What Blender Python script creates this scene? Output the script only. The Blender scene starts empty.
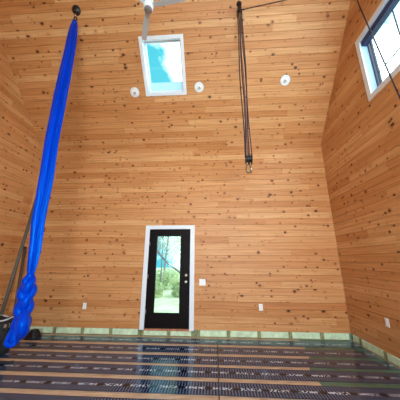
import bpy, bmesh, math, random
from mathutils import Vector, Matrix
from math import pi, sin, cos, radians
random.seed(7)
S = bpy.context.scene
C = S.collection

# ------------------------------------------------------------------ camera, sky, light, exposure
cam = bpy.data.objects.new('camera', bpy.data.cameras.new('camera')); C.objects.link(cam)
_R = Vector((0.9980822, 0.06186115, 0.00226456)); _U = Vector((0.01419098, -0.26426259, 0.96434636)); _B = Vector((0.06025401, -0.96246479, -0.26463366))
cam.matrix_world = Matrix.Translation((0, 0, 1.482)) @ Matrix((_R, _U, _B)).transposed().to_4x4()
cam.data.sensor_width = 36; cam.data.lens = 221.207 / 400 * 36; cam.data.clip_start = .05; cam.data.clip_end = 300
S.camera = cam
S.view_settings.view_transform = 'Standard'; S.view_settings.look = 'None'
S.view_settings.gamma = 1; S.view_settings.use_curve_mapping = False; S.view_settings.exposure = 0.0

W = bpy.data.worlds.new('sky'); S.world = W; W.use_nodes = True
nt = W.node_tree; nt.nodes.clear()
wo = nt.nodes.new('ShaderNodeOutputWorld'); bg = nt.nodes.new('ShaderNodeBackground')
tc = nt.nodes.new('ShaderNodeTexCoord'); nz = nt.nodes.new('ShaderNodeTexNoise'); cr = nt.nodes.new('ShaderNodeValToRGB')
mp = nt.nodes.new('ShaderNodeMapping'); mp.inputs['Location'].default_value = (.35, .1, .2)
nz.inputs['Scale'].default_value = 3.2; nz.inputs['Detail'].default_value = 5; nz.inputs['Roughness'].default_value = .5
e = cr.color_ramp.elements; e[0].position = .455; e[0].color = (.022, .15, .185, 1); e[1].position = .62; e[1].color = (.9, 1.0, 1.05, 1)
nt.links.new(tc.outputs['Generated'], mp.inputs[0]); nt.links.new(mp.outputs[0], nz.inputs[0]); sx_ = nt.nodes.new('ShaderNodeSeparateXYZ'); nt.links.new(tc.outputs['Generated'], sx_.inputs[0])
ma = nt.nodes.new('ShaderNodeMath'); ma.operation = 'MULTIPLY_ADD'; ma.inputs[1].default_value = .16; nt.links.new(sx_.outputs[0], ma.inputs[0])   # cloudier towards the right
nt.links.new(nz.outputs[0], ma.inputs[2]); nt.links.new(ma.outputs[0], cr.inputs[0])
nt.links.new(cr.outputs[0], bg.inputs[0]); nt.links.new(bg.outputs[0], wo.inputs[0])
bg.inputs[1].default_value = 5.5

def area(name, loc, target, sx, sy, power, col):
    l = bpy.data.lights.new(name, 'AREA'); l.shape = 'RECTANGLE'; l.size = sx; l.size_y = sy; l.energy = power; l.color = col
    o = bpy.data.objects.new(name, l); C.objects.link(o); o.location = loc
    o.rotation_euler = (Vector(target) - Vector(loc)).to_track_quat('-Z', 'Y').to_euler()
    return o
DAY = (.93, .97, 1.0)
# area lamps standing in for daylight, at the unseen rear and left windows
area('daylight_rear', (.8, -2.75, 2.4), (.1, 5, 2.2), 2.8, 2.8, 240, DAY).data.spread = radians(135)
area('daylight_left', (-4.55, -.6, 3.0), (2, 1, 3.0), 2.2, 2.2, 8, DAY)
area('silk_highlight_lamp', (2.86, 1.50, 4.68), (-3, 2.6, 3.4), .85, 1.0, 110, (.70, .90, 1.0))  # cool lamp added out of view outside the right window, for the silk's highlight

# ------------------------------------------------------------------ helpers
def nodes(name):
    m = bpy.data.materials.new(name); m.use_nodes = True
    return m, m.node_tree, m.node_tree.nodes['Principled BSDF']
def mat(name, col, rough=.5, metal=0, noise=.06, scale=30, coat=0, bump=0):
    m, t, b = nodes(name)
    n = t.nodes.new('ShaderNodeTexNoise'); n.inputs['Scale'].default_value = scale; n.inputs['Detail'].default_value = 3
    o = t.nodes.new('ShaderNodeTexCoord'); t.links.new(o.outputs['Object'], n.inputs[0])
    r = t.nodes.new('ShaderNodeValToRGB')
    r.color_ramp.elements[0].color = (*[c * (1 - noise) for c in col], 1); r.color_ramp.elements[1].color = (*[min(1, c * (1 + noise)) for c in col], 1)
    r.color_ramp.elements[0].position = .3; r.color_ramp.elements[1].position = .7
    t.links.new(n.outputs[0], r.inputs[0]); t.links.new(r.outputs[0], b.inputs['Base Color'])
    b.inputs['Roughness'].default_value = rough; b.inputs['Metallic'].default_value = metal; b.inputs['Coat Weight'].default_value = coat
    if bump:
        bp = t.nodes.new('ShaderNodeBump'); bp.inputs['Strength'].default_value = bump; bp.inputs['Distance'].default_value = .01
        t.links.new(n.outputs[0], bp.inputs['Height']); t.links.new(bp.outputs[0], b.inputs['Normal'])
    return m
class G:
    """small expression helper for shader maths"""
    def __init__(s, t): s.t = t
    def m(s, op, *a):
        n = s.t.nodes.new('ShaderNodeMath'); n.operation = op
        for i, v in enumerate(a):
            if isinstance(v, (int, float)): n.inputs[i].default_value = v
            else: s.t.links.new(v, n.inputs[i])
        return n.outputs[0]
    def mix(s, f, a, b, mode='MIX'):
        n = s.t.nodes.new('ShaderNodeMix'); n.data_type = 'RGBA'; n.blend_type = mode
        for i, v in ((0, f), (6, a), (7, b)):
            if isinstance(v, (int, float)): n.inputs[i].default_value = v
            elif isinstance(v, tuple): n.inputs[i].default_value = (*v, 1)
            else: s.t.links.new(v, n.inputs[i])
        return n.outputs[2]

def pine(name):
    m, t, b = nodes(name); g = G(t)
    uv = t.nodes.new('ShaderNodeUVMap'); uv.uv_map = 'board'
    at = t.nodes.new('ShaderNodeAttribute'); at.attribute_name = 'tone'; at.attribute_type = 'GEOMETRY'
    def mapped(sx, sy):
        n = t.nodes.new('ShaderNodeMapping'); n.inputs['Scale'].default_value = (sx, sy, 1); t.links.new(uv.outputs[0], n.inputs[0]); return n.outputs[0]
    gr = t.nodes.new('ShaderNodeTexNoise'); gr.inputs['Scale'].default_value = 1; gr.inputs['Detail'].default_value = 4; gr.inputs['Distortion'].default_value = .3
    t.links.new(mapped(1.1, 34), gr.inputs[0])
    bl = t.nodes.new('ShaderNodeTexNoise'); bl.inputs['Scale'].default_value = 1; bl.inputs['Detail'].default_value = 2; t.links.new(mapped(1.6, 5), bl.inputs[0])
    tone = t.nodes.new('ShaderNodeValToRGB'); t.links.new(at.outputs['Fac'], tone.inputs[0])
    r = tone.color_ramp; r.elements[0].color = (.52, .185, .062, 1); r.elements[1].color = (.84, .53, .28, 1)
    for p_, c_ in ((.10, (.60, .272, .098)), (.5, (.68, .342, .142)), (.92, (.755, .43, .20))):
        q = r.elements.new(p_); q.color = (*c_, 1)
    f = g.m('MULTIPLY_ADD', gr.outputs[0], 2.6, -.85)
    col = g.mix(f, g.mix(.9, tone.outputs[0], (.70, .62, .52), 'MULTIPLY'), tone.outputs[0])
    col = g.mix(g.m('MULTIPLY', g.m('SUBTRACT', bl.outputs[0], .35), 1.3), col, g.mix(1.0, col, (.96, .84, .72), 'MULTIPLY'))
    # knots
    def knots(sx, sy, gate, rad, seed):
        n = t.nodes.new('ShaderNodeTexVoronoi'); n.inputs['Scale'].default_value = 1; n.inputs['Randomness'].default_value = .9
        mpp = t.nodes.new('ShaderNodeMapping'); mpp.inputs['Scale'].default_value = (sx, sy, 1); mpp.inputs['Location'].default_value = (seed, seed * 1.7, 0)
        t.links.new(uv.outputs[0], mpp.inputs[0])
        wob = t.nodes.new('ShaderNodeTexNoise'); wob.inputs['Scale'].default_value = 30; t.links.new(uv.outputs[0], wob.inputs[0])
        t.links.new(mpp.outputs[0], n.inputs[0])
        sp = t.nodes.new('ShaderNodeSeparateColor'); t.links.new(n.outputs['Color'], sp.inputs[0])
        rr = g.m('MULTIPLY', g.m('MULTIPLY', g.m('POWER', sp.outputs[1], 1.6), rad), g.m('GREATER_THAN', sp.outputs[0], gate))
        rr = g.m('MAXIMUM', rr, .0001)
        d = g.m('ADD', n.outputs['Distance'], g.m('MULTIPLY', g.m('SUBTRACT', wob.outputs[0], .5), .06))
        return g.m('DIVIDE', d, rr), sp.outputs[2]
    for sx, sy, gate, rad, seed in ((5.5, 7.5, .22, .20, 0), (9.5, 11, .28, .23, 5.3), (7, 8, .45, .22, 11.1)):
        k, cc = knots(sx, sy, gate, rad, seed)
        halo = g.m('SUBTRACT', 1, g.m('SMOOTH_MIN', 1, g.m('MULTIPLY', k, .45), .1)); halo = g.m('MAXIMUM', halo, 0)
        col = g.mix(halo, col, g.mix(1.0, col, (.60, .42, .28), 'MULTIPLY'))
        core = g.m('MULTIPLY', g.m('LESS_THAN', k, 1), .88)
        col = g.mix(core, col, g.mix(cc, (.03, .010, .005), (.12, .035, .012)))
    t.links.new(col, b.inputs['Base Color'])
    b.inputs['Roughness'].default_value = .5; b.inputs['Specular IOR Level'].default_value = .35
    bp = t.nodes.new('ShaderNodeBump'); bp.inputs['Strength'].default_value = .15; bp.inputs['Distance'].default_value = .003
    t.links.new(gr.outputs[0], bp.inputs['Height']); t.links.new(bp.outputs[0], b.inputs['Normal'])
    return m
PINE = pine('knotty_pine')
WHITE = mat('white_paint', (.74, .80, .88), .45, 0, .012)
PLATE = mat('white_plastic', (.85, .86, .88), .35)
BLACKDOOR = mat('black_door_paint', (.006, .0035, .004), .5); BLACKDOOR.node_tree.nodes['Principled BSDF'].inputs['Specular IOR Level'].default_value = .1
DARKFRAME = mat('dark_window_frame', (.010, .016, .05), .4)
BLACK = mat('black_plastic', (.012, .012, .014), .4)
STEEL = mat('brushed_steel', (.62, .60, .56), .3, 1)
NICKEL = mat('satin_nickel', (.75, .70, .62), .35, 1)
ROPE = mat('dark_braided_rope', (.030, .018, .022), .8, 0, .5, 300)
ROPE2 = mat('plum_braided_rope', (.11, .055, .07), .8, 0, .5, 300)
FOAM = mat('green_foam', (.58, .74, .52), .8, 0, .2, 9, 0, .3)
STUD = mat('treated_stud', (.24, .25, .12), .8, 0, .35, 14)
SILLPLATE = mat('sill_plate', (.20, .28, .20), .8, 0, .3, 12)
THRESH = mat('threshold_wood', (.42, .17, .09), .7, 0, .5, 25)
GREYPOLE = mat('grey_sheathed_pole', (.09, .08, .065), .7, 0, .35, 60)
BRASSY = mat('bronze_ring_metal', (.16, .12, .08), .4, .9)
GREY = mat('grey_cloth', (.45, .45, .46), .9)
EXT = mat('exterior_siding', (.5, .62, .72), .7)
SHADE = mat('pale_blue_shade', (.50, .74, .95), .7)
_t = SHADE.node_tree; _tl = _t.nodes.new('ShaderNodeBsdfTranslucent'); _tl.inputs[0].default_value = (.80, .86, .92, 1); _mx = _t.nodes.new('ShaderNodeMixShader'); _mx.inputs[0].default_value = .6
_t.links.new(_t.nodes['Principled BSDF'].outputs[0], _mx.inputs[1]); _t.links.new(_tl.outputs[0], _mx.inputs[2]); _t.links.new(_mx.outputs[0], _t.nodes['Material Output'].inputs[0])

def glass(name):
    m, t, b = nodes(name)
    tr = t.nodes.new('ShaderNodeBsdfTransparent'); gl = t.nodes.new('ShaderNodeBsdfGlossy'); mx = t.nodes.new('ShaderNodeMixShader')
    gl.inputs['Roughness'].default_value = .02; tr.inputs[0].default_value = (.93, .98, .98, 1); mx.inputs[0].default_value = .06
    o = t.nodes['Material Output']; t.links.new(tr.outputs[0], mx.inputs[1]); t.links.new(gl.outputs[0], mx.inputs[2]); t.links.new(mx.outputs[0], o.inputs[0])
    return m
GLASS = glass('clear_glass')

def link(name, bm, m, parent=None, smooth=False, loc=None):
    me = bpy.data.meshes.new(name); bm.to_mesh(me); bm.free()
    for x in (m if isinstance(m, (list, tuple)) else [m]): me.materials.append(x)
    if smooth:
        for p_ in me.polygons: p_.use_smooth = True
    o = bpy.data.objects.new(name, me); C.objects.link(o)
    if parent: o.parent = parent
    if loc: o.location = loc
    return o
def struct(o): o['kind'] = 'structure'; return o
def tag(o, label, cat, group=None):
    o['label'] = label; o['category'] = cat
    if group: o['group'] = group
    return o
def thing(name, label, cat, loc=(0, 0, 0), group=None, M=None):
    o = bpy.data.objects.new(name, None); C.objects.link(o); o.empty_display_size = .1
    if M is not None: o.matrix_world = M
    else: o.location = loc
    return tag(o, label, cat, group)
def box(bm, a, b, bev=0, M=None):
    r = bmesh.ops.create_cube(bm, size=1)['verts']
    sc = Matrix.Diagonal((*[abs(b[i] - a[i]) for i in range(3)], 1)); tr = Matrix.Translation([(a[i] + b[i]) / 2 for i in range(3)])
    bmesh.ops.transform(bm, matrix=tr @ sc, verts=r)
    if bev:
        es = list({e_ for v in r for e_ in v.link_edges})
        r2 = bmesh.ops.bevel(bm, geom=es, offset=bev, segments=2, affect='EDGES', profile=.5)
        r = [v for v in bm.verts if v in set(r) or any(f in r2['faces'] for f in v.link_faces)]
        if M is not None:
            vs = set(r2['verts']) | {v for f in r2['faces'] for v in f.verts}
            vs |= {v for vv in list(vs) for f in vv.link_faces for v in f.verts}
            bmesh.ops.transform(bm, matrix=M, verts=list(vs))
    elif M is not None: bmesh.ops.transform(bm, matrix=M, verts=r)
def tube(bm, pts, rad, n=10, cap=True, closed=False):
    pts = [Vector(p_) for p_ in pts]; rings = []; N = len(pts)
    prev = None
    for i, p_ in enumerate(pts):
        if closed: d = pts[(i + 1) % N] - pts[i - 1]
        else: d = pts[min(i + 1, N - 1)] - pts[max(i - 1, 0)]
        d.normalize()
        if prev is None: x = d.orthogonal().normalized()
        else: x = (prev - d * prev.dot(d)).normalized()
        prev = x; y = d.cross(x); r = rad[i] if isinstance(rad, (list, tuple)) else rad
        rings.append([bm.verts.new(p_ + (x * cos(2 * pi * k / n) + y * sin(2 * pi * k / n)) * r) for k in range(n)])
    for i in range(N if closed else N - 1):
        A = rings[i]; B = rings[(i + 1) % N]
        for k in range(n): bm.faces.new((A[k], A[(k + 1) % n], B[(k + 1) % n], B[k]))
    if cap and not closed: bm.faces.new(rings[0][::-1]); bm.faces.new(rings[-1])
def lathe(bm, prof, n=24, M=None):
    """prof: (radius, z) pairs"""
    rings = []
    for r, z in prof:
        if r < 1e-5: rings.append([bm.verts.new((0, 0, z))])
        else: rings.append([bm.verts.new((r * cos(2 * pi * k / n), r * sin(2 * pi * k / n), z)) for k in range(n)])
    for A, B in zip(rings, rings[1:]):
        for k in range(n):
            a, b_, c, d = A[k % len(A)], A[(k + 1) % len(A)], B[(k + 1) % len(B)], B[k % len(B)]
            vs = []
            for v in (a, b_, c, d):
                if v not in vs: vs.append(v)
            if len(vs) > 2: bm.faces.new(vs)
    if M is not None: bmesh.ops.transform(bm, matrix=M, verts=[v for r in rings for v in r])
    bmesh.ops.recalc_face_normals(bm, faces=bm.faces)

# ------------------------------------------------------------------ room shell
D, XL, XR, H, SL, ZB = 4.993, -4.46, 2.623, 4.222, 1.0836, .128
RY = 1.0; RZ = H + SL * (D - RY); YR = 2 * RY - D
LEN = math.hypot(1, SL)
BOARD = .1335
def planks(name, u0, u1, v0, v1, to3, holes=(), clip=None, seed=0, out=(0, 0, 1), anchor=0):
    """tongue-and-groove boards with a real V groove between rows. to3(u, v, depth)"""
    rnd = random.Random(seed); bm = bmesh.new(); uvl = bm.loops.layers.uv.new('board'); tl = bm.faces.layers.float.new('tone')
    g, dp = .0036, .008
    n0 = math.floor((v0 - anchor) / BOARD); row = n0
    while anchor + row * BOARD < v1:
        a = anchor + row * BOARD; b = a + BOARD; row += 1
        cuts = sorted({max(a, v0), min(b, v1)} | {h_ for hh in holes for h_ in (hh[2], hh[3]) if max(a, v0) < h_ < min(b, v1)} | {x for x in (a + g, b - g) if v0 < x < v1})
        # boards of this row
        x = u0 - rnd.random() * 3; segs = []
        while x < u1:
            L = rnd.uniform(1.3, 3.9); segs.append((x, x + L, rnd.betavariate(2.2, 2.4), rnd.uniform(0, 300), rnd.uniform(0, 300))); x += L
        for c0, c1 in zip(cuts, cuts[1:]):
            if c1 - c0 < 1e-6: continue
            mid = (c0 + c1) / 2; spans = [(u0, u1)]
            for h0, h1, k0, k1 in holes:
                if k0 < mid < k1:
                    spans = [q for s0, s1 in spans for q in ((s0, min(s1, h0)), (max(s0, h1), s1)) if q[1] - q[0] > 1e-6]
            def dep(v):
                dd = min(v - a, b - v); return dp * max(0, 1 - dd / g)
            for s0, s1 in spans:
                for x0, x1, tone, ou, ov in segs:
                    p0, p1 = max(x0, s0), min(x1, s1)
                    if p1 - p0 < 1e-5: continue
                    pq = [p0, p0 + .0015, p1 - .0015, p1] if (p1 - p0 > .01) else [p0, p1]
                    for w0, w1 in zip(pq, pq[1:]):
                        e0 = .003 if (w0 == x0) else 0; e1 = .003 if (w1 == x1) else 0
                        vs = [bm.verts.new(to3(w0, c0, max(dep(c0), e0))), bm.verts.new(to3(w1, c0, max(dep(c0), e1))), bm.verts.new(to3(w1, c1, max(dep(c1), e1))), bm.verts.new(to3(w0, c1, max(dep(c1), e0)))]
                        f = bm.faces.new(vs); f[tl] = tone
                        for lp, (uu, vv) in zip(f.loops, ((w0, c0), (w1, c0), (w1, c1), (w0, c1))): lp[uvl].uv = (uu + ou, vv + ov)
    if clip:
        for co, no in clip: bmesh.ops.bisect_plane(bm, geom=list(bm.verts) + list(bm.edges) + list(bm.faces), plane_co=co, plane_no=no, clear_outer=True)
    return struct(link(name, bm, PINE))
DX0, DX1, DZ0, DZ1 = -1.470, -.516, ZB, 2.185           # door opening
planks('wall_back', XL - .03, XR + .03, ZB, H + .03, lambda u, v, d: (u, D + d, v), [(DX0, DX1, DZ0, DZ1)], seed=11, anchor=ZB)
cl = [(Vector((0, D, H + .05)), Vector((0, SL, 1))), (Vector((0, YR, H + .05)), Vector((0, -SL, 1)))]
WY0, WY1, WZ0, WZ1 = 1.05, 3.215, 4.13, 5.22             # right window opening
planks('wall_right', YR, D + .03, ZB, RZ, lambda u, v, d: (XR + d, u, v), [(WY0, WY1, WZ0, WZ1)], cl, 12, anchor=ZB)
planks('wall_left', YR, D + .03, ZB, RZ, lambda u, v, d: (XL - d, u, v), [(-1.7, .5, 1.9, 4.1)], cl, 13, anchor=ZB)
planks('wall_rear', XL, XR, ZB, H, lambda u, v, d: (u, YR - d, v), [(-2.7, 1.9, 1.0, 4.0)], seed=14, anchor=ZB)
nv = Vector((0, SL, 1)) / LEN
SX0, SX1, SV0, SV1 = -1.43, -.635, 1.275, 2.255         # skylight opening (x, distance up the slope)
def slope(u, v, d=0): return Vector((u, D, H)) + Vector((0, -1, SL)) / LEN * v + nv * d
def slope2(u, v, d=0): return Vector((u, YR, H)) + Vector((0, 1, SL)) / LEN * v + Vector((0, -SL, 1)) / LEN * d
planks('ceiling', XL - .03, XR + .03, -.03, (D - RY) * LEN, slope, [(SX0, SX1, SV0, SV1)], seed=15)
planks('ceiling', XL - .03, XR + .03, -.03, (D - RY) * LEN, slope2, [(-2.4, -1.4, 2.0, 3.2)], seed=16)

# subfloor: plywood sheets with a green sheet on the right
def subfloor_mat():
    m, t, b = nodes('plywood_subfloor'); g = G(t)
    tc_ = t.nodes.new('ShaderNodeTexCoord')
    def mapped(sx, sy):
        n = t.nodes.new('ShaderNodeMapping'); n.inputs['Scale'].default_value = (sx, sy, 1); t.links.new(tc_.outputs['Object'], n.inputs[0]); return n.outputs[0]
    n1 = t.nodes.new('ShaderNodeTexNoise'); n1.inputs['Scale'].default_value = 1; n1.inputs['Detail'].default_value = 5; t.links.new(mapped(5, 22), n1.inputs[0])
    n2 = t.nodes.new('ShaderNodeTexNoise'); n2.inputs['Scale'].default_value = 2.3; t.links.new(tc_.outputs['Object'], n2.inputs[0])
    r = t.nodes.new('ShaderNodeValToRGB'); r.color_ramp.elements[0].color = (.44, .28, .17, 1); r.color_ramp.elements[1].color = (.74, .56, .39, 1)
    r.color_ramp.elements[0].position = .3; r.color_ramp.elements[1].position = .62
    t.links.new(n1.outputs[0], r.inputs[0])
    col = g.mix(g.m('MULTIPLY', n2.outputs[0], .5), r.outputs[0], (.50, .36, .26))
    t.links.new(col, b.inputs['Base Color']); b.inputs['Roughness'].default_value = .45; b.inputs['Coat Weight'].default_value = .3; b.inputs['Coat Roughness'].default_value = .2
    return m
PLY = subfloor_mat()
GREENSHEET = mat('green_underlay', (.06, .17, .12), .5, 0, .35, 6, .3)
bm = bmesh.new(); box(bm, (XL - .12, YR - .12, -.02), (XR + .12, D + .12, 0)); struct(link('floor', bm, PLY))
bm = bmesh.new()
pts = [(1.62, D - .01)]; ys = [4.9, 4.6, 4.5, 4.18, 4.1, 3.75, 3.7, 3.3, 3.2, 2.9, 2.4, 1.9]
xs = [1.63, 1.60, 1.55, 1.50, 1.46, 1.33, 1.31, 1.30, 1.27, 1.25, 1.22, 1.2]
edge = [(a, b) for a, b in zip(xs, ys)]
top = [bm.verts.new((x, y, .003)) for x, y in pts + edge] ; n_ = len(top)
rt = [bm.verts.new((XR - .01, 1.9, .003)), bm.verts.new((XR - .01, D - .01, .003))]
f = bm.faces.new(top + rt); r_ = bmesh.ops.extrude_face_region(bm, geom=[f]); bmesh.ops.translate(bm, vec=(0, 0, -.002), verts=[v for v in r_['geom'] if isinstance(v, bmesh.types.BMVert)])
bmesh.ops.recalc_face_normals(bm, faces=bm.faces)
tag(link('underlay_sheet', bm, GREENSHEET), 'dark green underlay sheet on the floor along the right wall under the black film', 'underlay')

# wall base: open framing below the boards, green foam between studs
def base_run(name, a, b, axis, side):
    """a..b along the wall; plate and studs recessed behind the board face"""
    bm = bmesh.new()
    def bx(u0, u1, d0, d1, z0, z1, bb):
        if axis == 'x': box(bb, (u0, side + d0, z0), (u1, side + d1, z1))
        else:
            s = 1 if side > 0 else -1
            box(bb, (side + s * d0, u0, z0), (side + s * d1, u1, z1))
    bx(a - .1, b + .1, .05, .12, -.02, .20, bm)
    base = struct(link('trim_' + name, bm, SILLPLATE))
    st = .605; k0 = math.ceil((a + 2.76) / st)
    us = [-2.76 + st * k for k in range(k0, k0 + 40) if -2.76 + st * k < b - .03] if axis == 'x' else [D - .28 - st * k for k in range(40) if D - .28 - st * k > a + .03][::-1]
    if name == 'back': us = sorted(us + [-1.50, -.45])
    prev = a
    for u in us + [b]:
        if u < b:
            bb = bmesh.new(); bx(u - .034, u + .034, .0, .06, 0.0, .125, bb); link('stud', bb, STUD, base)
        if u - prev > .12:
            bb = bmesh.new(); bx(prev + .036, u - .036, .006, .055, .018, .122, bb); bmesh.ops.subdivide_edges(bb, edges=bb.edges[:], cuts=2, use_grid_fill=True)
            for v in bb.verts: v.co.z += random.uniform(-.004, .004)
            link('foam_strip', bb, FOAM, base)
        prev = u
    return base
base_run('back', XL, XR, 'x', D)
base_run('right', 1.4, D - .0, 'y', XR)
base_run('left', 1.4, D - .0, 'y', XL)

# ------------------------------------------------------------------ skylight (window_1), right window (window_2), rear and left windows
def frame_bm(u0, u1, v0, v1, w, d0, d1, to3, bev=0):
    bm = bmesh.new()
    for a, b_, c, d in ((u0, u1, v0, v0 + w), (u0, u1, v1 - w, v1), (u0, u0 + w, v0 + w, v1 - w), (u1 - w, u1, v0 + w, v1 - w)):
        vs = [bm.verts.new(to3(x, y, z)) for z in (d0, d1) for x, y in ((a, c), (b_, c), (b_, d), (a, d))]
        for q in ((0, 1, 2, 3), (4, 5, 6, 7), (0, 1, 5, 4), (1, 2, 6, 5), (2, 3, 7, 6), (3, 0, 4, 7)): bm.faces.new([vs[i] for i in q])
    bmesh.ops.recalc_face_normals(bm, faces=bm.faces); return bm
def slab_bm(u0, u1, v0, v1, d0, d1, to3):
    bm = bmesh.new(); vs = [bm.verts.new(to3(x, y, z)) for z in (d0, d1) for x, y in ((u0, v0), (u1, v0), (u1, v1), (u0, v1))]
    for q in ((0, 1, 2, 3), (4, 5, 6, 7), (0, 1, 5, 4), (1, 2, 6, 5), (2, 3, 7, 6), (3, 0, 4, 7)): bm.faces.new([vs[i] for i in q])
    bmesh.ops.recalc_face_normals(bm, faces=bm.faces); return bm
tw = .068
sk = struct(link('window_1', frame_bm(SX0 - tw, SX1 + tw, SV0 - tw, SV1 + tw, tw, -.018, .01, slope), WHITE))
link('shaft_lining', frame_bm(SX0 - .02, SX1 + .02, SV0 - .02, SV1 + .02, .022, .0, .24, slope), WHITE, sk)
link('sash_frame', frame_bm(SX0, SX1, SV0, SV1, .035, .14, .20, slope), WHITE, sk)
link('pane', slab_bm(SX0 + .03, SX1 - .03, SV0 + .03, SV1 - .03, .165, .175, slope), GLASS, sk)
link('shade', slab_bm(SX0 + .03, SX1 - .03, SV0 + .03, SV0 + .20, .18, .19, slope), SHADE, sk)
toR = lambda u, v, d: (XR + d, u, v)
rw = struct(link('window_2', frame_bm(WY0 - .075, WY1 + .075, WZ0 - .085, WZ1 + .085, .082, -.018, .01, toR), WHITE))
link('jamb_lining', frame_bm(WY0 - .02, WY1 + .02, WZ0 - .02, WZ1 + .02, .022, 0, .16, toR), mat('skylit_blue_lining', (.42, .62, .88), .45), rw)  # blue sky light painted into the colour of the white lining
link('window_frame', frame_bm(WY0, WY1, WZ0, WZ1, .026, .115, .16, toR), DARKFRAME, rw)
for a, b in ((WY0 + .03, 2.10), (2.15, WY1 - .06)):
    sf = link('sash', frame_bm(a, b, WZ0 + .03, WZ1 - .03, .022, .12, .15, toR), DARKFRAME, rw)
    link('pane', slab_bm(a + .02, b - .02, WZ0 + .05, WZ1 - .05, .135, .141, toR), GLASS, sf)
    gb = bmesh.new(); box(gb, (XR + .128, a + .02, 4.48), (XR + .138, b - .02, 4.495)); ym = (a + b) / 2
    box(gb, (XR + .128, ym - .008, WZ0 + .07), (XR + .138, ym + .008, WZ1 - .07)); link('muntin', gb, DARKFRAME, sf)
bm = slab_bm(WY0 + .01, WY1 - .01, WZ1 - .10, WZ1 - .004, .02, .11, toR); link('roller_shade', bm, mat('navy_shade', (.02, .03, .10), .5), rw)
link('mullion', slab_bm(2.09, 2.16, WZ0 + .05, WZ1 - .05, .115, .16, toR), DARKFRAME, rw)
toB = lambda u, v, d: (u, YR - d, v)
w3 = struct(link('window_3', frame_bm(-2.785, 1.985, .915, 4.085, .085, -.018, .01, toB), WHITE))
link('window_frame', frame_bm(-2.7, 1.9, 1.0, 4.0, .06, .02, .10, toB), DARKFRAME, w3)
link('pane', slab_bm(-2.65, 1.85, 1.05, 3.95, .06, .066, toB), GLASS, w3)
for xm in (-1.2, .4): link('mullion', slab_bm(xm - .04, xm + .04, 1.06, 3.94, .03, .09, toB), DARKFRAME, w3)
toL = lambda u, v, d: (XL - d, u, v)
w4 = struct(link('window_4', frame_bm(-1.785, .585, 1.815, 4.185, .085, -.018, .01, toL), WHITE))
link('window_frame', frame_bm(-1.7, .5, 1.9, 4.1, .06, .02, .10, toL), DARKFRAME, w4)
link('pane', slab_bm(-1.65, .45, 1.95, 4.05, .06, .066, toL), GLASS, w4)
w5 = struct(link('window_5', frame_bm(-2.485, -1.315, 1.915, 3.285, .085, -.018, .01, slope2), WHITE))
link('pane', slab_bm(-2.4, -1.4, 2.0, 3.2, .16, .17, slope2), GLASS, w5)

# ------------------------------------------------------------------ door
toD = lambda u, v, d: (u, D + d, v)
bm = bmesh.new()
for a, b in (((DX0 - .085, D - .018, ZB - .01), (DX0 + .012, D + .012, DZ1 + .075)), ((DX1 - .012, D - .018, ZB - .01), (DX1 + .085, D + .012, DZ1 + .075)), ((DX0 + .012, D - .018, DZ1 - .012), (DX1 - .012, D + .012, DZ1 + .075))): box(bm, a, b, .003)
door = struct(link('door_1', bm, WHITE))
bm = bmesh.new(); box(bm, (DX0, D + .0, ZB), (DX0 + .018, D + .14, DZ1)); box(bm, (DX1 - .018, D, ZB), (DX1, D + .14, DZ1)); box(bm, (DX0, D, DZ1 - .018), (DX1, D + .14, DZ1)); link('door_jamb', bm, BLACKDOOR, door)
GX0, GX1, GZ0, GZ1 = -1.285, -.745, .425, 2.02
bm = frame_bm(DX0 + .02, DX1 - .02, ZB + .012, DZ1 - .02, .1, .03, .074, toD)
bm.free(); bm = bmesh.new()
for a, b in (((DX0 + .02, D + .03, ZB + .012), (GX0, D + .074, DZ1 - .02)), ((GX1, D + .03, ZB + .012), (DX1 - .02, D + .074, DZ1 - .02)), ((GX0, D + .03, ZB + .012), (GX1, D + .074, GZ0)), ((GX0, D + .03, GZ1), (GX1, D + .074, DZ1 - .02))): box(bm, a, b)
panel = link('door_slab', bm, BLACKDOOR, door)
link('glazing_bead', frame_bm(GX0 - .022, GX1 + .022, GZ0 - .022, GZ1 + .022, .026, .018, .05, toD), BLACKDOOR, panel)
link('pane', slab_bm(GX0, GX1, GZ0, GZ1, .048, .056, toD), GLASS, panel)
for z, nm in ((1.175, 'deadbolt'), (1.045, 'door_knob')):
    bm = bmesh.new(); Mx = Matrix.Translation((-.612, D + .03, z)) @ Matrix.Rotation(pi / 2, 4, 'X')
    prof = [(0, 0), (.030, 0), (.031, .006), (.026, .010), (.012, .012), (.011, .024)] + ([(.024, .032), (.029, .045), (.026, .058), (.014, .064), (0, .065)] if nm == 'door_knob' else [(.018, .026), (.020, .034), (.014, .040), (0, .041)])
    lathe(bm, prof, 24, Mx); link(nm, bm, NICKEL, door, True)
bm = bmesh.new()
for z in (.45, 1.15, 1.85): 
    tube(bm, [(DX0 + .020, D + .022, z - .045), (DX0 + .020, D + .022, z + .045)], .007)
link('hinge', bm, STEEL, door, True)
bm = bmesh.new(); box(bm, (DX0, D - .004, ZB - .028), (DX1, D + .13, ZB + .008), .003); link('threshold', bm, THRESH, door)

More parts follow.
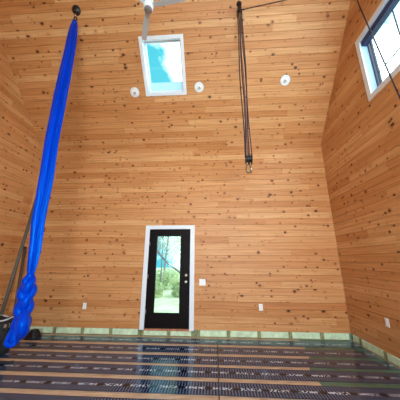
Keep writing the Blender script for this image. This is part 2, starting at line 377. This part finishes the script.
# ------------------------------------------------------------------ radiant heating film
def film_mat():
    m, t, b = nodes('black_heating_film'); g = G(t)
    uv = t.nodes.new('ShaderNodeUVMap'); uv.uv_map = 'film'; sp = t.nodes.new('ShaderNodeSeparateXYZ'); t.links.new(uv.outputs[0], sp.inputs[0])
    u, v = sp.outputs[0], sp.outputs[1]                    # metres along, 0..1 across
    bar = g.m('LESS_THAN', g.m('FRACT', g.m('DIVIDE', u, .036)), .62)
    inb = g.m('MULTIPLY', g.m('GREATER_THAN', v, .06), g.m('LESS_THAN', v, .94))
    cen = g.m('LESS_THAN', g.m('ABSOLUTE', g.m('SUBTRACT', v, .5)), .085)
    cell = g.m('FRACT', g.m('DIVIDE', u, .335))
    lz = t.nodes.new('ShaderNodeTexNoise'); lz.inputs['Scale'].default_value = 1; lz.inputs['Detail'].default_value = 0
    mm = t.nodes.new('ShaderNodeMapping'); mm.inputs['Scale'].default_value = (42, 9, 1); t.links.new(uv.outputs[0], mm.inputs[0]); t.links.new(mm.outputs[0], lz.inputs[0])
    dash = g.m('MULTIPLY', g.m('MULTIPLY', g.m('GREATER_THAN', lz.outputs[0], .5), g.m('LESS_THAN', g.m('ABSOLUTE', g.m('SUBTRACT', v, .5)), .08)), g.m('MULTIPLY', g.m('GREATER_THAN', cell, .14), g.m('LESS_THAN', cell, .86)))
    blk = g.m('LESS_THAN', g.m('ADD', g.m('ABSOLUTE', g.m('SUBTRACT', cell, .98)), g.m('MULTIPLY', g.m('ABSOLUTE', g.m('SUBTRACT', v, .5)), .6)), .10)
    col = g.mix(g.m('MULTIPLY', bar, inb), (.12, .17, .30), (.004, .011, .036))
    col = g.mix(cen, col, (.004, .010, .028))
    col = g.mix(g.m('MULTIPLY', dash, .9), col, (.62, .70, .85))
    col = g.mix(blk, col, (.002, .004, .010))
    col = g.mix(g.m('SUBTRACT', 1, inb), col, (.035, .05, .10))
    t.links.new(col, b.inputs['Base Color']); b.inputs['Roughness'].default_value = .12; b.inputs['Specular IOR Level'].default_value = .45; b.inputs['Specular Tint'].default_value = (.08, .5, 1, 1)
    tc_ = t.nodes.new('ShaderNodeTexCoord')
    n = t.nodes.new('ShaderNodeTexNoise'); n.inputs['Scale'].default_value = 5; n.inputs['Detail'].default_value = 3; t.links.new(tc_.outputs['Object'], n.inputs[0])
    bp = t.nodes.new('ShaderNodeBump'); bp.inputs['Strength'].default_value = .05; bp.inputs['Distance'].default_value = .02
    t.links.new(n.outputs[0], bp.inputs['Height']); t.links.new(bp.outputs[0], b.inputs['Normal'])
    return m
FILM = film_mat()
FP = .40; FW = .297
where = ['sixth from the back wall, nearest the camera', 'fifth from the back wall', 'fourth from the back wall', 'third from the back wall', 'second from the back wall', 'directly along the back wall']
for k in range(6):
    y0 = 2.61 + FP * k - (.0 if k < 3 else .02)
    if k == 5: y0 = 4.60
    rnd = random.Random(30 + k); bm = bmesh.new(); uvl = bm.loops.layers.uv.new('film'); off = rnd.random() * .3
    x0, x1 = XL + .02, XR - .02; N = 90; rows = []
    for i in range(N + 1):
        x = x0 + (x1 - x0) * i / N; w = .004 * sin(x * 1.3 + k * 2)
        rows.append([bm.verts.new((x, y0 + w + FW * j / 3, .006 + .0003 * sin(x * 7 + j * 1.9 + k) * (1 if j in (0, 3) else .6))) for j in range(4)])
    for i in range(N):
        for j in range(3):
            f = bm.faces.new((rows[i][j], rows[i + 1][j], rows[i + 1][j + 1], rows[i][j + 1]))
            for lp, (a, c) in zip(f.loops, ((i, j), (i + 1, j), (i + 1, j + 1), (i, j + 1))): lp[uvl].uv = ((x1 - x0) * a / N + off, c / 3)
    r_ = bmesh.ops.extrude_face_region(bm, geom=bm.faces[:]); bmesh.ops.translate(bm, vec=(0, 0, -.001), verts=[v for v in r_['geom'] if isinstance(v, bmesh.types.BMVert)])
    bmesh.ops.recalc_face_normals(bm, faces=bm.faces)
    tag(link('heating_film', bm, FILM), 'long black strip of floor heating film, ' + where[k], 'heating film', 'heating film strips on the subfloor')
bm = bmesh.new(); tube(bm, [(.03, 1.9, .014), (.034, 3.0, .014), (.037, 4.2, .014), (.04, 4.9, .014)], .006, 8)
tag(link('sensor_cable', bm, BLACK, None, True), 'thin dark cable crossing the film strips towards the back wall', 'cable')

# ------------------------------------------------------------------ switch and outlets on the walls
def plate(name, label, cat, cx, cz, w, h, kind, M0):
    t = thing(name, label, cat, M=M0 @ Matrix.Translation((cx, 0, cz)), group=None)
    bm = bmesh.new(); box(bm, (-w / 2, -.007, -h / 2), (w / 2, 0, h / 2), .002); link('cover_plate', bm, PLATE, t)
    if kind == 'outlet':
        for z in (-.026, .026):
            bm = bmesh.new(); lathe(bm, [(0, 0), (.017, 0), (.017, .003), (0, .003)], 20, Matrix.Translation((0, -.007, z)) @ Matrix.Rotation(pi / 2, 4, 'X'))
            s_ = link('socket', bm, PLATE, t)
            bm = bmesh.new()
            for dx in (-.006, .006): box(bm, (dx - .001, -.0105, z - .003), (dx + .001, -.0099, z + .006))
            box(bm, (-.002, -.0105, z - .011), (.002, -.0099, z - .007)); link('slot', bm, BLACK, s_)
    else:
        for dx in ((-.026, .026) if w > .1 else (0,)):
            bm = bmesh.new(); box(bm, (dx - .016, -.012, -.033), (dx + .016, -.006, .033), .002); link('rocker', bm, PLATE, t)
MB = Matrix.Translation((0, D, 0)); MR = Matrix.Translation((XR, 0, 0)) @ Matrix.Rotation(-pi / 2, 4, 'Z')
plate('light_switch', 'white double light switch on the pine wall just right of the black door', 'light switch', -.255, 1.04, .135, .13, 'switch', MB)
plate('wall_outlet', 'small white outlet low on the back wall to the left of the door', 'outlet', -2.775, .545, .08, .125, 'outlet', MB)
plate('wall_outlet', 'small white outlet low on the back wall to the right of the door', 'outlet', .935, .57, .08, .125, 'outlet', MB)
plate('wall_outlet', 'small white outlet low on the right side wall', 'outlet', -3.92, .58, .08, .125, 'outlet', MR)

# ------------------------------------------------------------------ round recessed lights in the slope
Rot = Matrix(((1, 0, 0), (0, -1 / LEN * 1, nv.y), (0, SL / LEN, nv.z))).to_4x4()
Rdown = Matrix(((1, 0, 0), (0, 1 / LEN, -nv.y), (0, -SL / LEN, -nv.z))).to_4x4()   # local +z points into the room
def on_slope(x, y):
    return Matrix.Translation((x, y, H + SL * (D - y))) @ Rdown
for x, y, lb in ((-1.75, 4.11, 'white round ceiling light left of the skylight'), (-.28, 4.08, 'white round ceiling light just right of the skylight'), (1.59, 4.04, 'white round ceiling light on the right side of the slope beyond the ropes')):
    t = thing('ceiling_light', lb, 'ceiling light', M=on_slope(x, y))
    bm = bmesh.new(); lathe(bm, [(.07, -.002), (.103, 0), (.105, .006), (.098, .010), (.078, .009), (.070, .004), (.07, -.002)], 36); link('trim_ring', bm, WHITE, t, True)
    bm = bmesh.new(); lathe(bm, [(0, .003), (.045, .003), (.071, .005), (.071, 0), (0, -.001)], 36); link('lens', bm, PLATE, t, True)
    bm = bmesh.new(); lathe(bm, [(0, .012), (.028, .012), (.034, .006), (.034, .001), (0, .001)], 24, Matrix.Translation((-.005, .018, 0))); link('lamp_eye', bm, GREY, t, True)

# ------------------------------------------------------------------ ceiling fan
ft = thing('ceiling_fan', 'white three-blade ceiling fan hanging on a long rod near the skylight', 'ceiling fan', (-.90, 2.30, 5.0))
bm = bmesh.new(); lathe(bm, [(0, -.02), (.05, -.02), (.066, -.012), (.07, .0), (.07, .14), (.062, .165), (.03, .19), (0, .19)], 32); link('motor_housing', bm, WHITE, ft, True)
bm = bmesh.new(); lathe(bm, [(0, -.034), (.035, -.032), (.055, -.026), (.056, -.018), (0, -.018)], 32); link('lower_cap', bm, mat('fan_cap_grey', (.22, .21, .21), .5), ft, True)
cz = H + SL * (D - 2.3) - 5.0
bm = bmesh.new(); tube(bm, [(0, 0, .18), (0, 0, cz - .03)], .014, 12); link('downrod', bm, WHITE, ft, True)
bm = bmesh.new(); lathe(bm, [(0, -.12), (.03, -.12), (.06, -.08), (.07, .07), (0, .07)], 24, Matrix.Translation((0, 0, cz - .03))); link('canopy', bm, WHITE, ft, True)
FANW = mat('fan_blade_grey', (.50, .56, .62), .45, 0, .02)
def blade(ang, L):
    bm = bmesh.new(); st = []
    for i in range(15):
        s = i / 14; r = .05 + (L - .05) * s; w = .030 + .022 * math.sin(min(1, s * 1.6) * pi / 2) - .012 * s; 
        if s > .93: w *= .75
        tw_ = radians(14 - 6 * s); z = .05 + .01 * s
        st.append([bm.verts.new((r, sgn * w * cos(tw_), z + sgn * w * sin(tw_) + dz)) for dz, sgn in ((.004, -1), (.004, 1), (-.004, 1), (-.004, -1))])
    for A, B in zip(st, st[1:]):
        for k in range(4): bm.faces.new((A[k], A[(k + 1) % 4], B[(k + 1) % 4], B[k]))
    bm.faces.new(st[0]); bm.faces.new(st[-1]); bmesh.ops.recalc_face_normals(bm, faces=bm.faces)
    o = link('blade', bm, FANW, ft); o.rotation_euler = (0, 0, ang)
for a in (-6, 114, 234): blade(radians(a), .56)

# ------------------------------------------------------------------ aerial silk
def silk_mat():
    m, t, b = nodes('royal_blue_silk')
    b.inputs['Base Color'].default_value = (.004, .05, .62, 1); b.inputs['Roughness'].default_value = .38; b.inputs['Specular IOR Level'].default_value = .9; b.inputs['Specular Tint'].default_value = (.02, .45, 1, 1)
    b.inputs['Sheen Weight'].default_value = .0; b.inputs['Sheen Tint'].default_value = (.2, .6, 1, 1)
    w = t.nodes.new('ShaderNodeTexNoise'); w.inputs['Scale'].default_value = 1; tcx = t.nodes.new('ShaderNodeTexCoord'); mm = t.nodes.new('ShaderNodeMapping')
    mm.inputs['Scale'].default_value = (45, 45, 2.5); t.links.new(tcx.outputs['Object'], mm.inputs[0]); t.links.new(mm.outputs[0], w.inputs[0])
    bp = t.nodes.new('ShaderNodeBump'); bp.inputs['Strength'].default_value = .5; bp.inputs['Distance'].default_value = .01
    t.links.new(w.outputs[0], bp.inputs['Height']); t.links.new(bp.outputs[0], b.inputs['Normal'])
    r = t.nodes.new('ShaderNodeValToRGB'); r.color_ramp.elements[0].color = (.0, .010, .30, 1); r.color_ramp.elements[1].color = (.0, .06, .85, 1); t.links.new(w.outputs[0], r.inputs[0]); t.links.new(r.outputs[0], b.inputs['Base Color'])
    return m
SILK = silk_mat()
SX, SY = -2.655, 3.09
st = thing('aerial_silk', 'royal blue aerial silk hanging from the ceiling and braided at its lower end', 'aerial silk', (SX, SY, .4))
def interp(tab, z):
    for a, b in zip(tab, tab[1:]):
        if b[0] <= z <= a[0]:
            f_ = (a[0] - z) / (a[0] - b[0]); f_ = f_ * f_ * (3 - 2 * f_) * .5 + f_ * .5
            return [x + (y - x) * f_ for x, y in zip(a[1:], b[1:])]
    return tab[-1][1:]
prof = [(5.95, -2.652, .044), (5.86, -2.65, .064), (5.6, -2.642, .082), (5.28, -2.632, .090), (4.7, -2.635, .103), (4.18, -2.64, .107), (3.4, -2.638, .104), (2.69, -2.608, .102), (2.06, -2.602, .088), (1.62, -2.565, .076), (1.45, -2.560, .064), (1.28, -2.556, .042)]
bm = bmesh.new(); rings = []; NS = 84; NZ = 90
for i in range(NZ + 1):
    z = 5.95 - (5.95 - 1.27) * i / NZ; cx, r = interp(prof, z); R_ = []
    for k in range(NS):
        a = 2 * pi * k / NS
        pl = 1 + .17 * sin(7 * a + .5 * sin(z * .8)) + .12 * sin(4 * a + 1.3 + .4 * z) + .05 * sin(17 * a - .6 * z)
        R_.append(bm.verts.new((cx - SX + r * pl * cos(a) * .97, r * pl * sin(a) * .62, z - .4)))
    rings.append(R_)
for A, B in zip(rings, rings[1:]):
    for k in range(NS): bm.faces.new((A[k], A[(k + 1) % NS], B[(k + 1) % NS], B[k]))
bm.faces.new(rings[0][::-1]); bm.faces.new(rings[-1]); bmesh.ops.recalc_face_normals(bm, faces=bm.faces)
link('silk_fabric', bm, SILK, st, True)
# braid: three thick strands
def braid_axis(s):                                    # s 0..1 from top to bottom
    z = 1.30 - .68 * s; return Vector((-2.556 - .015 * sin(s * pi * .5) + .02 * s, SY, z))
for ph in range(3):
    bm = bmesh.new(); pts, rad = [], []; N = 54
    for i in range(N + 1):
        s = i / N; th = 2 * pi * (s * 1.15 + ph / 3 + .1) ; c = braid_axis(s)
        amp = .047 * min(1, s * 6 + .15)
        pts.append(Vector((c.x - SX + amp * sin(th), amp * .75 * sin(2 * th), c.z - .4 + .0 * cos(th))))
        rad.append((.026 + .037 * min(1, s * 5)) * (1 + .10 * sin(2 * th + 1)))
    tube(bm, pts, rad, 18)
    # gathered folds along the strand
    for v in bm.verts: v.co += Vector((random.uniform(-1, 1), random.uniform(-1, 1), 0)) * .0012
    link('braid_strand', bm, SILK, st, True)
def fold(name, pts, rad, sq=.75):
    bm = bmesh.new(); P = [Vector(p_) - Vector((SX, SY, .4)) for p_ in pts]
    # Catmull-Rom
    Q, RR = [], []
    for i in range(len(P) - 1):
        p0, p1, p2, p3 = P[max(i - 1, 0)], P[i], P[i + 1], P[min(i + 2, len(P) - 1)]
        for k in range(8):
            t_ = k / 8; Q.append(.5 * ((2 * p1) + (p2 - p0) * t_ + (2 * p0 - 5 * p1 + 4 * p2 - p3) * t_ ** 2 + (3 * p1 - p0 - 3 * p2 + p3) * t_ ** 3)); RR.append(rad[i] + (rad[i + 1] - rad[i]) * t_)
    Q.append(P[-1]); RR.append(rad[-1]); tube(bm, Q, RR, 22)
    link(name, bm, SILK, st, True)
fold('tail_loop', [(-2.530, 3.07, .86), (-2.480, 3.03, .78), (-2.455, 3.0, .70), (-2.450, 3.01, .62), (-2.480, 3.03, .56), (-2.510, 3.06, .54)], [.03, .056, .076, .076, .056, .03])
fold('tail_end', [(-2.530, 3.10, .82), (-2.545, 3.06, .70), (-2.560, 3.05, .60), (-2.565, 3.05, .53), (-2.550, 3.06, .475), (-2.530, 3.07, .455)], [.04, .05, .06, .068, .06, .03])
fold('tail_end', [(-2.540, 3.12, .82), (-2.590, 3.10, .70), (-2.625, 3.09, .58), (-2.640, 3.08, .51), (-2.620, 3.07, .46), (-2.600, 3.07, .445)], [.03, .032, .036, .045, .042, .026])
fold('tail_end', [(-2.580, 3.0, .64), (-2.605, 3.0, .55), (-2.620, 3.01, .475), (-2.570, 3.02, .45), (-2.520, 3.03, .475)], [.02, .03, .036, .036, .02])
# mount for the silk: plate, shackle, figure-eight
ay = 3.09; az = H + SL * (D - ay); ax = -2.665
mt = thing('ceiling_anchor', 'black round ceiling anchor with swivel holding the blue silk', 'ceiling anchor', M=on_slope(ax, ay))
bm = bmesh.new(); lathe(bm, [(0, 0), (.082, 0), (.086, .008), (.080, .020), (.045, .030), (.022, .045), (0, .048)], 32); link('base_plate', bm, BLACK, mt, True)
inv = on_slope(ax, ay).inverted()
def inroom(bm): bmesh.ops.transform(bm, matrix=inv, verts=bm.verts)
def ring(bm, c, r, th, plane='xz', sy=1.0, n=28):
    pts = []
    for k in range(n):
        a = 2 * pi * k / n; u, v = r * cos(a), r * sy * sin(a)
        pts.append((c[0] + u, c[1], c[2] + v) if plane == 'xz' else (c[0], c[1] + u, c[2] + v))
    tube(bm, pts, th, 10, closed=True)
bm = bmesh.new(); ring(bm, (ax + .004, ay - .02, az - .075), .026, .008, 'xz', 1.5); inroom(bm); link('eye_ring', bm, BLACK, mt, True)
bm = bmesh.new(); tube(bm, [(ax + .006, ay - .015, az - .115), (ax + .009, ay - .01, az - .175)], .014, 14); inroom(bm); link('swivel', bm, STEEL, mt, True)
bm = bmesh.new(); ring(bm, (ax + .011, ay - .004, az - .235), .030, .010, 'xz', 1.9); inroom(bm); link('carabiner', bm, BLACK, mt, True)
bm = bmesh.new(); tube(bm, [(0, 0, 5.52), (0, 0, 5.55), (0, 0, 5.585), (0, 0, 5.61)], [.040, .046, .042, .022], 20); link('silk_knot', bm, SILK, st, True)

# ------------------------------------------------------------------ rope hoist
hx, hy = .545, 3.14; hz = H + SL * (D - hy)
ht = thing('pulley_block', 'black upper pulley block fixed to the ceiling above the hanging ropes', 'pulley', (hx, hy, hz))
def block(parent, c, s=1.0):
    bm = bmesh.new()
    for dx in (-.030, 0, .030):
        lathe(bm, [(0, -.004), (.050 * s, -.004), (.052 * s, 0), (.050 * s, .004), (0, .004)], 24, Matrix.Translation((c[0] + dx * s, c[1], c[2])) @ Matrix.Rotation(pi / 2, 4, 'Y') @ Matrix.Diagonal((1.25, 1, 1, 1)))
    link('side_plate', bm, BLACK, parent, True)
    bm = bmesh.new()
    for dx in (-.015, .015):
        lathe(bm, [(0, -.010), (.042 * s, -.010), (.034 * s, 0), (.042 * s, .010), (0, .010)], 24, Matrix.Translation((c[0] + dx * s, c[1], c[2])) @ Matrix.Rotation(pi / 2, 4, 'Y'))
    link('sheave', bm, BLACK, parent, True)
    bm = bmesh.new(); tube(bm, [(c[0] - .04 * s, c[1], c[2]), (c[0] + .04 * s, c[1], c[2])], .012, 12); link('axle', bm, STEEL, parent, True)
block(ht, (0, -.02, -.16))
bm = bmesh.new(); lathe(bm, [(0, 0), (.05, 0), (.05, .012), (.015, .03), (.015, .10), (0, .10)], 20, Rdown); link('mounting_plate', bm, BLACK, ht, True)
lt = thing('pulley_block', 'black lower pulley block hanging at the bottom end of the ropes', 'pulley', (hx, hy, 3.02))
block(lt, (0, -.02, -.04), 1.45)
bm = bmesh.new(); tube(bm, [(0, -.02, -.09), (0, -.02, -.135)], .018, 12); link('swivel', bm, BLACK, lt, True)
ct = thing('carabiner', 'oval bronze coloured carabiner clipped under the lower pulley', 'carabiner', (hx - .01, hy - .02, 2.80))
bm = bmesh.new(); tube(bm, [(-.030, 0, -.025), (-.035, 0, 0.02), (-.028, 0, .06), (-.012, 0, .085), (.010, 0, .088), (.024, 0, .07), (.036, 0, 0.02), (.030, 0, -.025), (.006, 0, -.05), (-.015, 0, -.046)], .011, 10, closed=True); link('body', bm, BRASSY, ct, True)
bm = bmesh.new(); tube(bm, [(.0365, 0, -.03), (.0385, 0, .04)], .013, 12); link('lock_sleeve', bm, STEEL, ct, True)
names_ = ['leftmost dark rope of the bundle hanging between the two pulleys', 'second dark rope from the left in the hanging bundle', 'reddish rope in the middle of the hanging bundle', 'fourth rope from the left in the hanging bundle', 'rightmost dark rope of the bundle hanging between the two pulleys']
for i, (xt, xb, dy) in enumerate(((-.045, -.048, 0), (-.022, -.026, .03), (.0, -.004, -.035), (.022, .020, .02), (.045, .046, -.01))):
    bm = bmesh.new(); n = 16
    pts = [(hx + xt + (xb - xt) * s / n + .010 * sin(pi * s / n) * (1 if i % 2 else -1) + .008 * sin(3 * pi * s / n + i), hy - .02 + dy, hz - .18 + (2.99 - hz + .18) * s / n) for s in range(n + 1)]
    tube(bm, pts, .0088, 8); o = link('hoist_rope', bm, ROPE2 if i in (2,) else ROPE, None, True); tag(o, names_[i], 'rope', 'ropes of the hoist')
# tail of the rope: along the ceiling to a pulley by the right wall, then down to a cleat
px_, py_, pz_ = 2.50, 3.00, H + SL * (D - 3.00)
bm = bmesh.new(); tube(bm, [(hx + .05, hy - .03, hz - .19), (1.35, 3.0, 6.045), (2.44, 2.98, pz_ - .17)], .009, 8)
tag(link('haul_rope', bm, ROPE, None, True), 'thin dark rope running right from the upper pulley under the ceiling', 'rope')
dt = thing('deflection_pulley', 'small black pulley under the ceiling next to the right wall', 'pulley', (px_, py_, pz_)); block(dt, (0, -.02, -.16), .8)
bm = bmesh.new(); lathe(bm, [(0, 0), (.04, 0), (.04, .012), (.012, .02), (.012, .10), (0, .10)], 20, Rdown); link('mounting_plate', bm, BLACK, dt, True)
bm = bmesh.new(); tube(bm, [(2.505, 2.93, pz_ - .19), (2.50, 2.885, 5.60), (2.50, 2.645, 3.62), (2.52, 2.42, 1.62)], .0095, 8)
tag(link('haul_rope', bm, ROPE, None, True), 'thin dark rope slanting down in front of the right window', 'rope')
kt = thing('rope_cleat', 'black rope cleat screwed to the right wall', 'cleat', (XR, 2.42, 1.58))
bm = bmesh.new(); box(bm, (-.012, -.03, -.06), (0, .03, .06), .003); tube(bm, [(-.01, 0, 0), (-.07, 0, 0)], .014, 12); link('base', bm, BLACK, kt)
bm = bmesh.new(); tube(bm, [(-.075, 0, -.11), (-.07, 0, -.05), (-.07, 0, .05), (-.075, 0, .11)], [.008, .014, .014, .008], 12); link('horn', bm, BLACK, kt, True)

# ------------------------------------------------------------------ corner items at left
def pole(a, b, r, label, m):
    a, b = Vector(a), Vector(b); t = thing('pole', label, 'pole', a); d = b - a
    bm = bmesh.new(); tube(bm, [d * .02, d * .5, d * .98], r, 14); link('shaft', bm, m, t, True)
    for nm, s0, s1 in (('foot_cap', 0, .02), ('end_cap', .98, 1)):
        bm = bmesh.new(); tube(bm, [d * s0, d * (s0 * .5 + s1 * .5), d * s1], [r * 1.0, r * 1.12, r * .9], 14); link(nm, bm, BLACK, t, True)
pole((-3.90, 4.17, .02), (-4.14, 4.78, 3.15), .032, 'long grey pole leaning into the left corner behind the silk', GREYPOLE)
pole((-4.13, 4.80, .02), (-4.29, 4.88, 1.78), .030, 'short dark pole standing in the left corner behind the silk', mat('dark_brown_pole', (.10, .065, .045), .7, 0, .3, 40))

# black equipment bag, left edge
bt = thing('equipment_bag', 'black equipment bag standing open beside the bottom of the blue silk', 'bag', (-3.62, 3.92, .012))
CANVAS = mat('black_canvas', (.010, .011, .013), .8, 0, .4, 80, 0, .4)
bm = bmesh.new(); rings = []; n = 28
for j, (z, rx, ry) in enumerate(((0, .19, .13), (.03, .22, .16), (.15, .225, .165), (.3, .20, .15), (.42, .185, .14), (.5, .165, .125), (.53, .13, .10), (.49, .10, .07))):
    rings.append([bm.verts.new((rx * (1 + .05 * sin(5 * a + j)) * math.copysign(abs(cos(a)) ** .7, cos(a)), ry * (1 + .05 * sin(4 * a + j * 2)) * math.copysign(abs(sin(a)) ** .7, sin(a)), z + (.02 * sin(3 * a + 1) if j > 3 else 0))) for a in [2 * pi * k / n for k in range(n)]])
for A, B in zip(rings, rings[1:]):
    for k in range(n): bm.faces.new((A[k], A[(k + 1) % n], B[(k + 1) % n], B[k]))
bm.faces.new(rings[0][::-1]); bm.faces.new(rings[-1]); bmesh.ops.recalc_face_normals(bm, faces=bm.faces)
link('bag_body', bm, CANVAS, bt, True)
bm = bmesh.new(); pts = [(.19 * cos(a), .14 * sin(a), .525 + .015 * sin(3 * a + 1)) for a in [2 * pi * k / 30 for k in range(30)]]; tube(bm, pts, .013, 10, closed=True); link('light_grey_rim', bm, GREY, bt, True); bt.children[-1]['label'] = 'pale grey rim'
bm = bmesh.new(); tube(bm, [(.16, -.05, .5), (.24, -.09, .44), (.23, -.12, .34), (.21, -.14, .24), (.20, -.15, .14)], .016, 10); link('strap', bm, CANVAS, bt, True)
bm = bmesh.new(); box(bm, (.17, -.10, .40), (.22, -.03, .46), .008); link('buckle', bm, STEEL, bt)
bm = bmesh.new()
tube(bm, [(-3.72, 3.72, .10), (-3.55, 3.68, .23), (-3.42, 3.66, .20), (-3.33, 3.62, .08), (-3.22, 3.60, .03), (-3.12, 3.63, .02), (-3.02, 3.66, .02)], .013, 10)
tag(link('hose', bm, BLACK, None, True), 'thin black hose curving along the floor in front of the bag', 'hose')
bm = bmesh.new()
for k in range(5):
    r = .15 - .02 * k; pts = [(r * cos(a) * .9, r * sin(a) * .8, .026 + .027 * k) for a in [2 * pi * j / 30 for j in range(30)]]; tube(bm, pts, .016, 8, closed=True)
o = link('cable_coil', bm, BLACK, None, True, loc=(-3.60, 4.73, 0)); tag(o, 'black coil of cable against the green foam behind the silk', 'cable')

# ------------------------------------------------------------------ outside
bm = bmesh.new(); box(bm, (-60, -60, -.5), (60, 60, -.35)); 
def lawn():
    m, t, b = nodes('lawn'); n = t.nodes.new('ShaderNodeTexNoise'); n.inputs['Scale'].default_value = 2.2; n.inputs['Detail'].default_value = 6
    tcx = t.nodes.new('ShaderNodeTexCoord'); t.links.new(tcx.outputs['Object'], n.inputs[0]); r = t.nodes.new('ShaderNodeValToRGB')
    r.color_ramp.elements[0].position = .35; r.color_ramp.elements[0].color = (.48, .54, .28, 1); r.color_ramp.elements[1].position = .65; r.color_ramp.elements[1].color = (.72, .78, .52, 1)
    t.links.new(n.outputs[0], r.inputs[0]); t.links.new(r.outputs[0], b.inputs['Base Color']); b.inputs['Roughness'].default_value = .9; return m
o = struct(link('trim_outdoor_ground', bm, lawn()))
BARK = mat('grey_bark', (.20, .20, .22), .9, 0, .4, 12, 0, .5); PALEBARK = mat('pale_bark', (.62, .62, .60), .9, 0, .3, 10)
LEAFS = [mat('spring_leaf', (.38, .48, .22), .8, 0, .25, 4), mat('blue_green_leaf', (.34, .48, .48), .8, 0, .3, 4)]
def tree(loc, h, label, bark, leaf, nleaf, lean=(0, 0), seed=0, r0=.1, group=None, zl=.4):
    rnd = random.Random(seed); t = thing('tree', label, 'tree', loc, group)
    bm = bmesh.new(); tips = []
    def grow(p, d, L, r, lev):
        pts = [p]; rad = [r]; q = p.copy(); dd = d.copy()
        for k in range(5):
            dd = (dd + Vector((rnd.uniform(-.14, .14), rnd.uniform(-.14, .14), rnd.uniform(-.03, .08)))).normalized(); q = q + dd * L / 5; pts.append(q.copy()); rad.append(r * (1 - .13 * (k + 1)))
            if lev < 3 and (lev > 0 or k >= 1):
                for _ in range(2 if lev < 2 else 1):
                    ax_ = Vector((rnd.uniform(-1, 1), rnd.uniform(-1, 1), rnd.uniform(-.1, .7))).normalized()
                    grow(q.copy(), (dd * .5 + ax_).normalized(), L * rnd.uniform(.38, .52), r * .42, lev + 1)
            if lev >= 2: tips.append(q.copy())
        tube(bm, pts, rad, 5 if lev else 8)
    grow(Vector((0, 0, 0)), Vector((lean[0], lean[1], 1)).normalized(), h, r0, 0)
    link('trunk', bm, bark, t, True)
    if nleaf:
        bm = bmesh.new()
        for _ in range(nleaf):
            c = rnd.choice(tips) + Vector((rnd.gauss(0, .22), rnd.gauss(0, .22), rnd.gauss(0, .22))); s = rnd.uniform(.03, .07)
            u = Vector((rnd.gauss(0, 1), rnd.gauss(0, 1), rnd.gauss(0, 1))).normalized(); v = u.orthogonal().normalized()
            bm.faces.new([bm.verts.new(c + u * a * s + v * b_ * s * .6) for a, b_ in ((-1, 0), (0, -1), (1, 0), (0, 1))])
        link('foliage', bm, leaf, t)
tree((-3.1, 13.5, -.35), 5.2, 'grey tree with sparse branches seen through the upper door glass', BARK, LEAFS[1], 6000, (.05, 0), 3, .05)
tree((-1.55, 11.0, -.35), 3.6, 'pale slender tree trunk seen through the left of the door glass', PALEBARK, LEAFS[0], 2500, (-.05, 0), 5, .05)
tree((-4.4, 20, -.35), 6.5, 'leafy tree standing furthest away behind the door glass', BARK, LEAFS[1], 8000, (.1, 0), 8, .10)
tree((12.5, 11, -.35), 11, 'bare twiggy tree outside the right window', BARK, LEAFS[1], 0, (-.05, -.12), 21, .07)
for i, (x, y, s) in enumerate(((-3.45, 12.2, .5), (-3.3, 15.5, .75), (-1.55, 12.6, .5))):
    rnd = random.Random(50 + i); bm = bmesh.new()
    for _ in range(2600):
        a = rnd.uniform(0, 2 * pi); rr = rnd.random() ** .5 * 1.5 * s; c = Vector((rr * cos(a), rr * sin(a) * .7, rnd.uniform(.05, 2.0 * s) * (1 - .35 * rr / 1.5 / s))); q = rnd.uniform(.03, .06)
        u = Vector((rnd.gauss(0, 1), rnd.gauss(0, 1), rnd.gauss(0, 1))).normalized(); v = u.orthogonal().normalized()
        bm.faces.new([bm.verts.new(c + u * a_ * q + v * b_ * q * .7) for a_, b_ in ((-1, 0), (0, -1), (1, 0), (0, 1))])
    t = thing('bush', ['green bush at the left beyond the lawn through the door glass', 'green bush standing furthest back through the door glass', 'green bush at the right beyond the lawn through the door glass'][i], 'bush', (x, y, -.35))
    link('foliage', bm, LEAFS[0], t)
    bm = bmesh.new()
    for k in range(5): tube(bm, [(0, 0, -.01), (.3 * s * cos(k * 1.3), .3 * s * sin(k * 1.3), .7 * s), (.8 * s * cos(k * 1.3), .5 * s * sin(k * 1.3), 1.3 * s)], [.05, .035, .012], 6)
    link('stem', bm, BARK, t)
bt2 = bmesh.new(); tube(bt2, [(-2.75, 9.0, 2.35), (-2.3, 9.0, 1.85), (-1.8, 9.0, 1.35), (-1.2, 9.02, .95), (-.6, 9.05, .50), (.2, 9.1, -.40)], [.03, .035, .04, .042, .05, .055], 8)
tube(bt2, [(-2.3, 9, 1.85), (-2.2, 9, 2.4)], [.02, .006], 6); tube(bt2, [(-1.8, 9, 1.35), (-1.5, 9.1, 1.9), (-1.45, 9.1, 2.3)], [.02, .012, .005], 6); tube(bt2, [(-1.2, 9.02, .95), (-1.35, 9, .4)], [.02, .006], 6)
tag(link('fallen_trunk', bt2, BARK, None, True), 'thin dark tree trunk leaning diagonally outside the door', 'tree')
